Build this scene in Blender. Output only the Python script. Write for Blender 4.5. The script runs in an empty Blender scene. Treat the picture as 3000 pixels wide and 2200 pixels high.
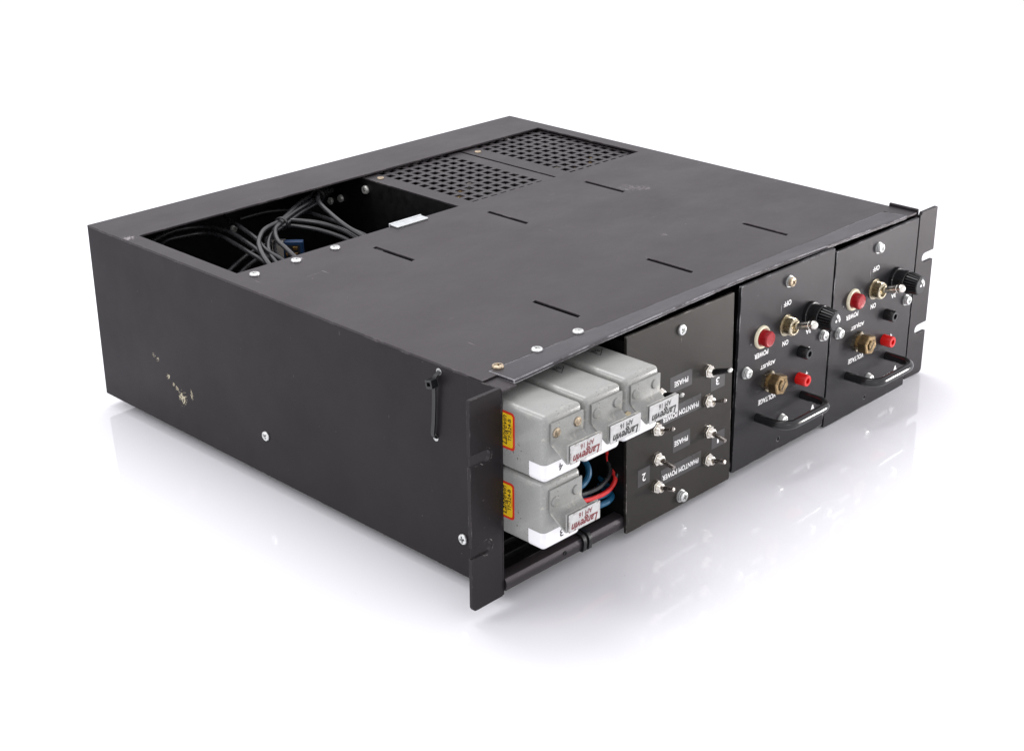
import bpy, bmesh, math, random
from mathutils import Matrix, Vector, Euler
from mathutils.geometry import delaunay_2d_cdt
random.seed(7)
C = bpy.context.scene.collection
sc = bpy.context.scene
S = 0.001                      # the unit is modelled in millimetres
PI = math.pi

# ------------------------------------------------------------------ camera
camd = bpy.data.cameras.new("camera")
cam = bpy.data.objects.new("camera", camd); C.objects.link(cam)
cam.location = (-0.56495, -0.56393, 0.48632)
cam.rotation_euler = (math.radians(66.55703), math.radians(0.31899), math.radians(-45.62961))
camd.sensor_width = 36.0
camd.lens = 4656.52 / 3000 * 36
camd.clip_start = 0.02; camd.clip_end = 50
sc.camera = cam
# ------------------------------------------------------------------ world: white studio
w = bpy.data.worlds.new("World"); sc.world = w; w.use_nodes = True
bg = w.node_tree.nodes["Background"]
bg.inputs[0].default_value = (1.0, 0.985, 1.025, 1); bg.inputs[1].default_value = 1.11
sc.view_settings.view_transform = 'Standard'; sc.view_settings.look = 'None'
sc.view_settings.exposure = 0; sc.view_settings.gamma = 1
# ------------------------------------------------------------------ studio lamps and an added fill
def softbox(name, loc, target, sx, sy, power, col=(1, 1, 1)):
    l = bpy.data.lights.new(name, 'AREA'); l.shape = 'RECTANGLE'; l.size = sx; l.size_y = sy
    l.energy = power; l.color = col
    o = bpy.data.objects.new(name, l); C.objects.link(o)
    o.location = loc
    d = Vector(target) - Vector(loc)
    o.rotation_euler = d.to_track_quat('-Z', 'Y').to_euler()
    return o
softbox("softbox_key", (1.05, -0.62, 0.10), (0.30, 0.0, 0.07), 0.24, 0.24, 9.0, (1.0, 0.97, 0.94))
softbox("softbox_top", (0.35, 0.55, 1.5), (0.2, 0.1, 0.1), 0.9, 0.9, 12.0)
softbox("added_fill_left", (-1.1, 0.75, 1.15), (-0.15, 0.25, 0.0), 0.8, 0.8, 8.0)  # added fill, brightens the table left of the unit
softbox("softbox_front", (-0.2, -1.35, 0.75), (0.15, -0.25, 0.0), 0.6, 0.4, 1.5)

# ------------------------------------------------------------------ materials
def new_mat(name):
    m = bpy.data.materials.new(name); m.use_nodes = True
    nt = m.node_tree; b = nt.nodes["Principled BSDF"]
    return m, nt, b
def N(nt, t, **k):
    n = nt.nodes.new(t)
    for a, v in k.items():
        if a.startswith('i_'):
            n.inputs[a[2:].replace('_', ' ')].default_value = v
        else: setattr(n, a, v)
    return n
def noise(nt, vec, scale, detail=3, rough=.55):
    n = N(nt, 'ShaderNodeTexNoise'); n.inputs['Scale'].default_value = scale
    n.inputs['Detail'].default_value = detail; n.inputs['Roughness'].default_value = rough
    nt.links.new(vec, n.inputs['Vector']); return n.outputs['Fac']
def ramp(nt, src, a, b, ca=0., cb=1.):
    n = N(nt, 'ShaderNodeMapRange'); n.clamp = True
    n.inputs['From Min'].default_value = a; n.inputs['From Max'].default_value = b
    n.inputs['To Min'].default_value = ca; n.inputs['To Max'].default_value = cb
    nt.links.new(src, n.inputs['Value']); return n.outputs['Result']
def mth(nt, op, a, b=None):
    n = N(nt, 'ShaderNodeMath'); n.operation = op
    for i, v in enumerate((a, b)):
        if v is None: continue
        if isinstance(v, (int, float)): n.inputs[i].default_value = v
        else: nt.links.new(v, n.inputs[i])
    return n.outputs[0]
def mixc(nt, fac, a, b):
    n = N(nt, 'ShaderNodeMix'); n.data_type = 'RGBA'
    if isinstance(fac, (int, float)): n.inputs['Factor'].default_value = fac
    else: nt.links.new(fac, n.inputs['Factor'])
    for key, v in (('A', a), ('B', b)):
        s = [i for i in n.inputs if i.name == key and i.type == 'RGBA'][0]
        if isinstance(v, tuple): s.default_value = (*v[:3], 1)
        else: nt.links.new(v, s)
    return [o for o in n.outputs if o.type == 'RGBA'][0]
def coords(nt, scale=(1, 1, 1), rot=(0, 0, 0)):
    t = N(nt, 'ShaderNodeTexCoord'); m = N(nt, 'ShaderNodeMapping')
    m.inputs['Scale'].default_value = scale; m.inputs['Rotation'].default_value = rot
    nt.links.new(t.outputs['Object'], m.inputs['Vector']); return m.outputs['Vector']
def edge_mask(nt, radius, lo, hi):
    bv = N(nt, 'ShaderNodeBevel'); bv.samples = 4; bv.inputs['Radius'].default_value = radius
    g = N(nt, 'ShaderNodeNewGeometry')
    d = N(nt, 'ShaderNodeVectorMath'); d.operation = 'DOT_PRODUCT'
    nt.links.new(bv.outputs[0], d.inputs[0]); nt.links.new(g.outputs['Normal'], d.inputs[1])
    return ramp(nt, d.outputs['Value'], hi, lo, 0, 1)      # 1 on edges
def bump(nt, b, h, strength, dist=.0003):
    n = N(nt, 'ShaderNodeBump'); n.inputs['Strength'].default_value = strength; n.inputs['Distance'].default_value = dist
    nt.links.new(h, n.inputs['Height']); nt.links.new(n.outputs[0], b.inputs['Normal'])

def black_paint(name, c0, c1, rough=(.36, .5), wear=.5, scratch=.5, wearcol=(.35, .33, .32), scuff=None, seed=0., spec=.5, scuffcol=(.55, .5, .36), lowwear=False, sheen=(1., .93, .99)):
    m, nt, b = new_mat(name)
    v = coords(nt)
    off = N(nt, 'ShaderNodeVectorMath'); off.operation = 'ADD'; off.inputs[1].default_value = (seed, seed*.7, seed*.3)
    nt.links.new(v, off.inputs[0]); v = off.outputs[0]
    n1 = noise(nt, v, 14, 5, .6)
    # greasy smudges: warped, stretched noise
    vs = N(nt, 'ShaderNodeMapping'); vs.inputs['Scale'].default_value = (15, 24, 20); vs.inputs['Rotation'].default_value = (0, 0, -.3)
    nt.links.new(v, vs.inputs['Vector'])
    n2 = noise(nt, vs.outputs[0], 1.0, 8, .68)
    fine = noise(nt, v, 2600, 2, .7)
    col = mixc(nt, ramp(nt, n1, .35, .65), c0, c1)
    col = mixc(nt, ramp(nt, fine, .3, .7, 0, .35), col, tuple(x*1.9 for x in c1))
    r = mth(nt, 'ADD', ramp(nt, n2, .3, .7, rough[0], rough[1]), ramp(nt, fine, .3, .7, -.04, .04))
    mask = None
    if scratch:
        acc = None
        for k, (rot, st) in enumerate((((0.3, .5, .9), (900, 22, 60)), ((.8, -.3, -.5), (30, 1100, 90)), ((0., .9, 2.1), (1000, 35, 50)))):
            mp = N(nt, 'ShaderNodeMapping'); mp.inputs['Scale'].default_value = st; mp.inputs['Rotation'].default_value = rot
            nt.links.new(v, mp.inputs['Vector'])
            a = ramp(nt, noise(nt, mp.outputs[0], 1., 2, .5), .765, .80)
            mk = ramp(nt, noise(nt, v, 19 + 5*k, 2), .56, .62)
            a = mth(nt, 'MULTIPLY', a, mk)
            acc = a if acc is None else mth(nt, 'MAXIMUM', acc, a)
        specks = ramp(nt, noise(nt, v, 420, 1, .4), .80, .83)
        acc = mth(nt, 'MAXIMUM', acc, mth(nt, 'MULTIPLY', specks, ramp(nt, noise(nt, v, 25, 2), .5, .6)))
        mask = mth(nt, 'MULTIPLY', acc, scratch)
    if wear:
        e = edge_mask(nt, .0009, .90, .985)
        e = mth(nt, 'MULTIPLY', e, ramp(nt, noise(nt, v, 45 if lowwear else 70, 5, .7), .42 if lowwear else .52, .56 if lowwear else .68))
        e = mth(nt, 'MINIMUM', mth(nt, 'MULTIPLY', e, wear), 1.)
        mask = e if mask is None else mth(nt, 'MAXIMUM', mask, e)
    if mask is not None: col = mixc(nt, mask, col, wearcol)
    if scuff:
        t = N(nt, 'ShaderNodeTexCoord')
        for sf in scuff:
            (p, rad, sc_, lo, hi) = sf[:5]
            mp = N(nt, 'ShaderNodeMapping'); mp.inputs['Scale'].default_value = sc_; nt.links.new(t.outputs['Object'], mp.inputs['Vector'])
            nz = noise(nt, mp.outputs[0], 1., 5, .75)
            sub = N(nt, 'ShaderNodeVectorMath'); sub.operation = 'SUBTRACT'; sub.inputs[1].default_value = p; nt.links.new(t.outputs['Object'], sub.inputs[0])
            st = N(nt, 'ShaderNodeVectorMath'); st.operation = 'MULTIPLY'; st.inputs[1].default_value = sf[6] if len(sf) > 6 else (1, 1, 1); nt.links.new(sub.outputs[0], st.inputs[0])
            ln = N(nt, 'ShaderNodeVectorMath'); ln.operation = 'LENGTH'; nt.links.new(st.outputs[0], ln.inputs[0])
            if len(sf) > 5 and sf[5]:      # a ring rubbed by a screw head
                d = mth(nt, 'ABSOLUTE', mth(nt, 'SUBTRACT', ln.outputs['Value'], rad))
                near = ramp(nt, d, 0, sf[5], .14, -.3)
            else: near = ramp(nt, ln.outputs['Value'], rad*.2, rad, .14, -.25)
            k = ramp(nt, mth(nt, 'ADD', nz, near), lo, hi)
            col = mixc(nt, k, col, scuffcol)
    nt.links.new(col, b.inputs['Base Color']); nt.links.new(r, b.inputs['Roughness'])
    b.inputs['Specular IOR Level'].default_value = spec
    b.inputs['Specular Tint'].default_value = (*sheen, 1)
    bump(nt, b, fine, .25, .00012)
    return m

def simple(name, col, rough=.4, metal=0., bumpscale=None, bstr=.1, var=.15, **k):
    m, nt, b = new_mat(name)
    v = coords(nt); n = noise(nt, v, k.get('nscale', 180), 4, .6)
    lo = tuple(c*(1-var) for c in col); hi = tuple(min(1, c*(1+var)) for c in col)
    nt.links.new(mixc(nt, ramp(nt, n, .3, .7), lo, hi), b.inputs['Base Color'])
    nt.links.new(ramp(nt, n, .3, .7, rough*.8, rough*1.2), b.inputs['Roughness'])
    b.inputs['Metallic'].default_value = metal
    if 'emit' in k: pass
    if bumpscale: bump(nt, b, noise(nt, v, bumpscale, 2), bstr)
    return m

M = {}
M['chassis'] = black_paint('chassis_black_paint', (.0150, .0128, .0142), (.0205, .018, .0195), (.39, .49), .7, .8, spec=.40, sheen=(1., .91, 1.), scuffcol=(.30, .28, .29), scuff=[((.337, .196, .1326), .026, (1500, 130, 400), .68, .74), ((.345, .188, .1326), .022, (160, 1500, 400), .68, .74), ((.268, .105, .1326), .010, (1500, 160, 400), .68, .74), ((.004, .372, .1326), .012, (900, 300, 400), .60, .68), ((.060, .250, .1326), .006, (900, 900, 400), .62, .68)])
M['side'] = black_paint('side_shaded_paint', (.0085, .0073, .0080), (.0125, .0110, .0118), (.42, .52), .6, .5, spec=.21,  # chassis black again, darkened: the side's shade is put into its colour
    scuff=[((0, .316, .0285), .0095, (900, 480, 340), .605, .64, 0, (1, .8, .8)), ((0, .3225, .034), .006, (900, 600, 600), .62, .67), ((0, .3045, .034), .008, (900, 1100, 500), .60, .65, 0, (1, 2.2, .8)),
           ((0, .332, .040), .006, (900, 600, 500), .62, .66), ((0, .326, .036), .004, (900, 700, 700), .62, .66), ((0, .348, .052), .006, (900, 900, 900), .66, .72), ((0, .343, .050), .006, (900, 500, 900), .66, .72)])
M['panel'] = black_paint('module_black_paint', (.011, .0108, .012), (.015, .0148, .0165), (.36, .46), 1., .45, seed=3.1, spec=.22, wearcol=(.6, .6, .62))
M['brown_panel'] = black_paint('switch_panel_paint', (.0145, .0128, .0115), (.020, .018, .016), (.40, .52), .9, .6, seed=5.7, spec=.22, sheen=(1., .96, .92), wearcol=(.55, .52, .5))
M['lip'] = black_paint('front_lip_paint', (.019, .0175, .0205), (.026, .024, .0275), (.32, .46), 1.2, .9, seed=1.3, spec=.38, wearcol=(.70, .70, .74), lowwear=True)
M['ear'] = black_paint('ear_black_paint', (.0085, .0075, .0082), (.013, .0115, .0125), (.38, .5), .5, .6, spec=.24, wearcol=(.38, .36, .35), scuff=[((-.0125, 0, .0955), .0050, (420, 420, 400), .64, .74, .0016), ((-.0125, 0, .038), .0050, (380, 380, 380), .64, .76, .0018), ((-.0150, 0, .060), .0075, (500, 500, 260), .68, .78, .0009, (1.35, 1, .85))], scuffcol=(.30, .28, .27))
M['interior'] = simple('interior_black', (.004, .004, .0045), .5)
M['interior'].node_tree.nodes['Principled BSDF'].inputs['Specular IOR Level'].default_value = .25
M['dark'] = simple('recess_shade_black', (.006, .006, .006), .7)  # flat black that paints the shade inside holes and slots
M['gloss_black'] = simple('black_plastic_gloss', (.010, .010, .011), .22, nscale=60)
M['handle'] = simple('handle_black_enamel', (.012, .012, .013), .18, nscale=60)
M['rubber'] = simple('cable_rubber', (.019, .019, .021), .26)
M['tie'] = simple('nylon_black', (.010, .011, .012), .35)
M['clip'] = simple('zinc_clip', (.60, .62, .63), .5, 1.0, nscale=300, var=.06)
M['steel'] = simple('zinc_steel', (.74, .75, .74), .38, 1.0, bumpscale=1500, bstr=.15, nscale=500)
M['nickel'] = simple('nickel_bright', (.78, .75, .69), .22, 1.0, nscale=400)
M['oldnickel'] = simple('aged_nickel', (.46, .41, .31), .27, 1.0, var=.25, nscale=300)
M['brass'] = simple('aged_brass', (.24, .17, .09), .35, 1.0, var=.3, nscale=350)
M['darksteel'] = simple('dark_steel', (.33, .30, .28), .25, 1.0, nscale=300)
M['rust'] = simple('tarnished_screw', (.46, .38, .28), .45, 1.0, var=.5, nscale=700)
M['cream'] = simple('cream_plastic', (.80, .74, .55), .4)
M['whitepaint'] = simple('white_legend_paint', (.80, .80, .80), .5, var=.05)
M['ink'] = simple('black_ink', (.012, .012, .012), .5)
M['redink'] = simple('dark_red_ink', (.16, .012, .018), .5, var=.35, nscale=900)
M['redprint'] = simple('red_print', (.60, .03, .012), .35, var=.1)
M['yellow'] = simple('yellow_print', (.80, .52, .015), .35, var=.1)
M['whitetape'] = simple('white_tape', (.84, .84, .86), .45, var=.03)
M['oldtape'] = simple('old_masking_tape', (.50, .42, .26), .6, var=.25)
M['redwire'] = simple('red_wire_insulation', (.62, .02, .02), .3)
M['bluewire'] = simple('blue_wire_insulation', (.008, .085, .17), .4)
M['redplastic'] = simple('red_jack_plastic', (.68, .012, .010), .25)
M['bluepl'] = simple('blue_connector_plastic', (.004, .028, .085), .5)
M['dull'] = simple('dull_zinc', (.55, .55, .52), .4, .45, nscale=300)
M['greypl'] = simple('grey_connector_shell', (.32, .30, .27), .5)
M['gold'] = simple('gold_contact', (.75, .45, .15), .3, 1.0)
# red lamp lens, translucent
m, nt, b = new_mat('red_lamp_lens'); b.inputs['Base Color'].default_value = (.45, .006, .012, 1); b.inputs['Roughness'].default_value = .25
b.inputs['Specular IOR Level'].default_value = .35
nt.links.new(mixc(nt, ramp(nt, noise(nt, coords(nt), 500, 3), .3, .7), (.24, .002, .006), (.36, .008, .013)), b.inputs['Base Color'])
M['lens'] = m
# clear label tape: slightly glossier, slightly lighter than the panel
M['tape'] = simple('clear_label_tape', (.040, .038, .038), .32, nscale=120)

def can_paint():
    m, nt, b = new_mat('grey_hammered_enamel')
    v = coords(nt)
    fine = noise(nt, v, 1100, 3, .6); big = noise(nt, v, 45, 5, .6)
    col = mixc(nt, ramp(nt, big, .3, .7), (.27, .275, .262), (.335, .34, .325))
    col = mixc(nt, ramp(nt, fine, .35, .65, 0, .35), col, (.20, .20, .19))
    # grime dots
    dots = ramp(nt, noise(nt, v, 700, 1, .4), .66, .71)
    dots = mth(nt, 'MULTIPLY', dots, ramp(nt, noise(nt, v, 60, 3), .48, .6))
    col = mixc(nt, dots, col, (.08, .065, .05))
    e = edge_mask(nt, .006, .90, .975)
    rub = mth(nt, 'MULTIPLY', e, ramp(nt, noise(nt, v, 130, 5, .75), .55, .60))
    col = mixc(nt, mth(nt, 'MULTIPLY', rub, .8), col, (.60, .57, .46))
    brown = mth(nt, 'MULTIPLY', ramp(nt, noise(nt, v, 230, 5, .75), .625, .67), ramp(nt, noise(nt, v, 35, 2), .48, .60))
    col = mixc(nt, brown, col, (.13, .085, .055))
    nt.links.new(col, b.inputs['Base Color'])
    nt.links.new(ramp(nt, big, .3, .7, .30, .42), b.inputs['Roughness'])
    b.inputs['Coat Weight'].default_value = .35; b.inputs['Coat Roughness'].default_value = .16
    bump(nt, b, fine, .35, .00012)
    return m
M['can'] = can_paint()
def chipped(name, lo, hi):
    m, nt, b = new_mat(name); v = coords(nt)
    base = mixc(nt, ramp(nt, noise(nt, v, 300, 3), .3, .7), (.42, .42, .415), (.52, .52, .515))
    e = edge_mask(nt, .0022, .80, .97)
    nz = noise(nt, v, 260, 5, .72)
    k = ramp(nt, mth(nt, 'ADD', nz, mth(nt, 'MULTIPLY', e, .16)), lo, hi)
    col = mixc(nt, k, base, (.11, .07, .055))
    nt.links.new(col, b.inputs['Base Color']); b.inputs['Roughness'].default_value = .4
    bump(nt, b, k, -.4, .0002)
    return m
M['plate_worn'] = chipped('chipped_nameplate_paint', .665, .69)
M['plate_ok'] = chipped('nameplate_paint', .76, .79)
# table: glossy white acrylic
m, nt, b = new_mat('white_acrylic'); v = coords(nt)
col = mixc(nt, ramp(nt, noise(nt, v, 260, 1, .3), .83, .845), (.83, .83, .86), (.5, .5, .52))
nt.links.new(col, b.inputs['Base Color']); b.inputs['Roughness'].default_value = .045; b.inputs['IOR'].default_value = 1.6
M['table'] = m

# ------------------------------------------------------------------ mesh helpers (millimetres)
def link(name, me, mat=None, parent=None, mw=None, smooth=False):
    o = bpy.data.objects.new(name, me); C.objects.link(o)
    if mat is not None and not me.materials: me.materials.append(mat)
    if smooth:
        for p in me.polygons: p.use_smooth = True
    mw = mw or Matrix()
    o['_m'] = 0
    MW[o.name] = mw
    if parent is not None:
        o.parent = parent
        o.matrix_local = MW[parent.name].inverted() @ mw if parent.parent else mw
    else:
        o.matrix_local = mw
    return o
MW = {}
def bm_to(bm, name, mat, parent=None, mw=None, smooth=False, bevel=0, seg=2, autosm=True):
    for vv in bm.verts: vv.co *= S
    bmesh.ops.recalc_face_normals(bm, faces=bm.faces)
    me = bpy.data.meshes.new(name); bm.to_mesh(me); bm.free()
    o = link(name, me, mat, parent, mw, smooth)
    if smooth and autosm: sharp(o)
    if bevel: bev(o, bevel, seg)
    return o
def sharp(o, ang=35):
    me = o.data
    b = bmesh.new(); b.from_mesh(me)
    for e in b.edges:
        if len(e.link_faces) == 2 and e.calc_face_angle(0) > math.radians(ang): e.smooth = False
    b.to_mesh(me); b.free()
def bev(o, width, seg=2):
    md = o.modifiers.new('bevel', 'BEVEL'); md.width = width*S; md.segments = seg; md.limit_method = 'ANGLE'; md.angle_limit = math.radians(40)
    md.harden_normals = False
def T(x, y, z): return Matrix.Translation((x*S, y*S, z*S))
def box(bm, x0, x1, y0, y1, z0, z1, m=None):
    vs = [bm.verts.new((x, y, z)) for x in (x0, x1) for y in (y0, y1) for z in (z0, z1)]
    for f in ((0, 1, 3, 2), (4, 6, 7, 5), (0, 4, 5, 1), (2, 3, 7, 6), (0, 2, 6, 4), (1, 5, 7, 3)):
        bm.faces.new([vs[i] for i in f])
    if m is not None:
        for vv in vs: vv.co = m @ vv.co
    return vs
def lathe(bm, prof, n=24, m=None, poly=None, phase=0.):
    """profile [(r,h)...] turned about local z; poly: r multiplier per angle"""
    rings = []
    new = []
    for r, h in prof:
        if r < 1e-6:
            v = bm.verts.new((0, 0, h)); rings.append([v]); new.append(v)
        else:
            ring = []
            for i in range(n):
                a = 2*PI*i/n + phase
                rr = r*(poly(i) if poly else 1)
                v = bm.verts.new((rr*math.cos(a), rr*math.sin(a), h)); ring.append(v); new.append(v)
            rings.append(ring)
    for a, b_ in zip(rings, rings[1:]):
        if len(a) == 1 and len(b_) == 1: continue
        for i in range(n):
            j = (i+1) % n
            if len(a) == 1: bm.faces.new((a[0], b_[i], b_[j]))
            elif len(b_) == 1: bm.faces.new((a[i], a[j], b_[0]))
            else: bm.faces.new((a[i], a[j], b_[j], b_[i]))
    if len(rings[0]) > 1: bm.faces.new(rings[0])
    if len(rings[-1]) > 1: bm.faces.new(rings[-1])
    if m is not None:
        for v in new: v.co = m @ v.co
    return new
def catmull(pts, k=6):
    pts = [Vector(p) for p in pts]; P = [pts[0]*2-pts[1]] + pts + [pts[-1]*2-pts[-2]]
    out = []
    for i in range(1, len(P)-2):
        for s in range(k):
            t = s/k
            p0, p1, p2, p3 = P[i-1:i+3]
            out.append(.5*((2*p1)+(p2-p0)*t+(2*p0-5*p1+4*p2-p3)*t*t+(3*p1-p0-3*p2+p3)*t**3))
    out.append(P[-2]); return out
def tube(bm, pts, r, n=10, smooth_k=0, flat=1.0):
    if smooth_k: pts = catmull(pts, smooth_k)
    pts = [Vector(p) for p in pts]
    rings = []; up = Vector((0, 0, 1)); prev = None
    for i, p in enumerate(pts):
        d = (pts[min(i+1, len(pts)-1)] - pts[max(i-1, 0)]).normalized()
        if prev is None:
            x = d.orthogonal().normalized() if abs(d.dot(up)) > .95 else d.cross(up).normalized()
        else:
            x = (prev - d*prev.dot(d)).normalized()
        prev = x; y = d.cross(x)
        rings.append([bm.verts.new(p + x*(r*math.cos(2*PI*j/n)) + y*(r*flat*math.sin(2*PI*j/n))) for j in range(n)])
    for a, b_ in zip(rings, rings[1:]):
        for j in range(n):
            k = (j+1) % n; bm.faces.new((a[j], a[k], b_[k], b_[j]))
    bm.faces.new(rings[0]); bm.faces.new(rings[-1])
def inpoly(p, poly):
    c = False; n = len(poly)
    for i in range(n):
        (x1, y1), (x2, y2) = poly[i], poly[i-1]
        if (y1 > p[1]) != (y2 > p[1]) and p[0] < (x2-x1)*(p[1]-y1)/(y2-y1)+x1: c = not c
    return c
def sheet(bm, outer, holes, h0, h1, m=None):
    """flat plate with holes in local xy, thickness h0..h1 along local z"""
    vs = []; faces = []
    for loop in [outer]+holes:
        i0 = len(vs); vs += [Vector(p) for p in loop]; faces.append(list(range(i0, i0+len(loop))))
    r = delaunay_2d_cdt(vs, [], faces, 1, 1e-5)
    V, _, F = r[0], r[1], r[2]
    lo = [bm.verts.new((p.x, p.y, h0)) for p in V]; hi = [bm.verts.new((p.x, p.y, h1)) for p in V]
    cnt = {}
    for f in F:
        cx = sum(V[i].x for i in f)/len(f); cy = sum(V[i].y for i in f)/len(f)
        if any(inpoly((cx, cy), h) for h in holes) or not inpoly((cx, cy), outer): continue
        bm.faces.new([hi[i] for i in f]); bm.faces.new([lo[i] for i in reversed(f)])
        for a, b_ in zip(f, f[1:]+f[:1]):
            if (b_, a) in cnt: cnt.pop((b_, a))
            else: cnt[(a, b_)] = 1
    for a, b_ in cnt: bm.faces.new((lo[a], lo[b_], hi[b_], hi[a]))
    for v in [v for v in lo+hi if not v.link_faces]: bm.verts.remove(v); 
    if m is not None:
        for v in lo+hi:
            if v.is_valid: v.co = m @ v.co
def circ(cx, cy, r, n=16): return [(cx+r*math.cos(2*PI*i/n), cy+r*math.sin(2*PI*i/n)) for i in range(n)]
def rect(x0, x1, y0, y1): return [(x0, y0), (x1, y0), (x1, y1), (x0, y1)]
def rrect(x0, x1, y0, y1, r, n=5):
    o = []
    for cx, cy, a0 in ((x1-r, y0+r, -PI/2), (x1-r, y1-r, 0), (x0+r, y1-r, PI/2), (x0+r, y0+r, PI)):
        for i in range(n+1):
            a = a0 + PI/2*i/n; o.append((cx+r*math.cos(a), cy+r*math.sin(a)))
    return o
# orientations (columns = local x, y, z axes in the world)
def basis(x, y, z): return Matrix((( x[0], y[0], z[0], 0), (x[1], y[1], z[1], 0), (x[2], y[2], z[2], 0), (0, 0, 0, 1)))
FRONT = basis((1, 0, 0), (0, 0, 1), (0, -1, 0))         # local z points out of the front
FLIP = basis((-1, 0, 0), (0, 0, -1), (0, -1, 0))        # front, turned upside down
LEFT = basis((0, -1, 0), (0, 0, 1), (-1, 0, 0))         # local z points out of the left side
LEFTUP = basis((0, 0, 1), (0, 1, 0), (-1, 0, 0))        # left side, writing runs upwards
UP = Matrix()

def empty(name, x, y, z, rot=None):
    o = bpy.data.objects.new(name, None); C.objects.link(o); o.empty_display_size = .02
    o.location = (x*S, y*S, z*S)
    if rot: o.rotation_euler = rot
    MW[o.name] = Matrix()
    return o
def tag(o, label=None, cat=None, group=None, kind=None):
    if label: o['label'] = label
    if cat: o['category'] = cat
    if group: o['group'] = group
    if kind: o['kind'] = kind
    return o

TXT = {}
BOLD = .0
def text(name, s, w_, h_, mat, parent, mw, shear=0., bold=.0, thick=.06, space=1.0, fat=.22):
    """lettering fitted to a box w_ x h_ mm, centred on mw"""
    key = (s, w_, h_, mat.name, shear, bold, fat)
    if key not in TXT:
        cu = bpy.data.curves.new('lettering', 'FONT'); cu.body = s; cu.size = 1; cu.offset = min(bold, .006)
        cu.shear = shear; cu.space_character = space; cu.resolution_u = 3; cu.fill_mode = 'FRONT'
        to = bpy.data.objects.new('lettering', cu); C.objects.link(to)
        dg = bpy.context.evaluated_depsgraph_get()
        me = bpy.data.meshes.new_from_object(to.evaluated_get(dg))
        bpy.data.objects.remove(to); bpy.data.curves.remove(cu)
        xs = [v.co.x for v in me.vertices]; ys = [v.co.y for v in me.vertices]
        cx, cy = (min(xs)+max(xs))/2, (min(ys)+max(ys))/2
        kx = w_/(max(xs)-min(xs)); ky = h_/max(max(ys)-min(ys), .01)
        for v in me.vertices: v.co = ((v.co.x-cx)*kx*S, (v.co.y-cy)*ky*S, thick*S)
        me.materials.clear(); me.materials.append(mat); me.name = name
        if fat:
            b0 = bmesh.new(); b0.from_mesh(me); src = me
            for k, (dx, dy) in enumerate(((fat, 0), (0, fat), (fat, fat))):
                n0 = len(b0.verts); b0.from_mesh(src); b0.verts.ensure_lookup_table()
                for v in b0.verts[n0:]: v.co += Vector((dx*S, dy*S, .006*(k+1)*S))
            b0.to_mesh(me); b0.free()
        TXT[key] = me
    return link(name, TXT[key], mat, parent, mw)

# shared small meshes ------------------------------------------------
CACHE = {}
def cached(key, fn):
    """fn builds a bmesh in mm; returns shared mesh"""
    if key not in CACHE:
        bm = bmesh.new(); mat, smooth = fn(bm)
        for vv in bm.verts: vv.co *= S
        bmesh.ops.recalc_face_normals(bm, faces=bm.faces)
        for e in bm.edges:
            if len(e.link_faces) == 2 and e.calc_face_angle(0) > math.radians(35): e.smooth = False
        for f in bm.faces: f.smooth = smooth
        me = bpy.data.meshes.new(str(key[0])); bm.to_mesh(me); bm.free(); me.materials.append(mat)
        CACHE[key] = me
    return CACHE[key]
def hexpoly(n, sides=6):
    def f(i):
        a = (2*PI*i/n) % (2*PI/sides) - PI/sides
        return math.cos(PI/sides)/math.cos(a)
    return f
def screw_mesh(r, h, matname):
    """pan head with a real Phillips recess, cut with a boolean once"""
    key = ('screw', r, h, matname)
    if key in CACHE: return CACHE[key]
    bm = bmesh.new()
    lathe(bm, [(r*.96, 0), (r, h*.25), (r*.98, h*.55), (r*.88, h*.84), (r*.62, h*.98), (0, h)], 28)
    for v in bm.verts: v.co *= S
    bmesh.ops.recalc_face_normals(bm, faces=bm.faces)
    a = bpy.data.meshes.new('screw'); bm.to_mesh(a); bm.free()
    bm = bmesh.new()
    q = r*.66; t = r*.20
    pts = [(t, t), (t, q), (-t, q), (-t, t), (-q, t), (-q, -t), (-t, -t), (-t, -q), (t, -q), (t, -t), (q, -t), (q, t)]
    rot = Matrix.Rotation(.5, 4, 'Z')
    lo = [bm.verts.new(rot @ Vector((x*.6, y*.6, h*-.1))) for x, y in pts]; hi = [bm.verts.new(rot @ Vector((x*1.0, y*1.0, h*1.3))) for x, y in pts]
    bm.faces.new(lo[::-1]); bm.faces.new(hi)
    for i in range(12): bm.faces.new((lo[i], lo[(i+1) % 12], hi[(i+1) % 12], hi[i]))
    for v in bm.verts: v.co *= S
    bmesh.ops.recalc_face_normals(bm, faces=bm.faces)
    c = bpy.data.meshes.new('cut'); bm.to_mesh(c); bm.free()
    oa = bpy.data.objects.new('a', a); oc = bpy.data.objects.new('c', c); C.objects.link(oa); C.objects.link(oc)
    md = oa.modifiers.new('b', 'BOOLEAN'); md.object = oc; md.operation = 'DIFFERENCE'; md.solver = 'EXACT'
    dg = bpy.context.evaluated_depsgraph_get(); me = bpy.data.meshes.new_from_object(oa.evaluated_get(dg))
    bpy.data.objects.remove(oa); bpy.data.objects.remove(oc)
    me.name = 'screw'; me.materials.clear(); me.materials.append(M[matname])
    b2 = bmesh.new(); b2.from_mesh(me)
    for f in b2.faces: f.smooth = True
    for e in b2.edges:
        if len(e.link_faces) == 2 and e.calc_face_angle(0) > math.radians(30): e.smooth = False
    b2.to_mesh(me); b2.free()
    CACHE[key] = me; return me
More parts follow.
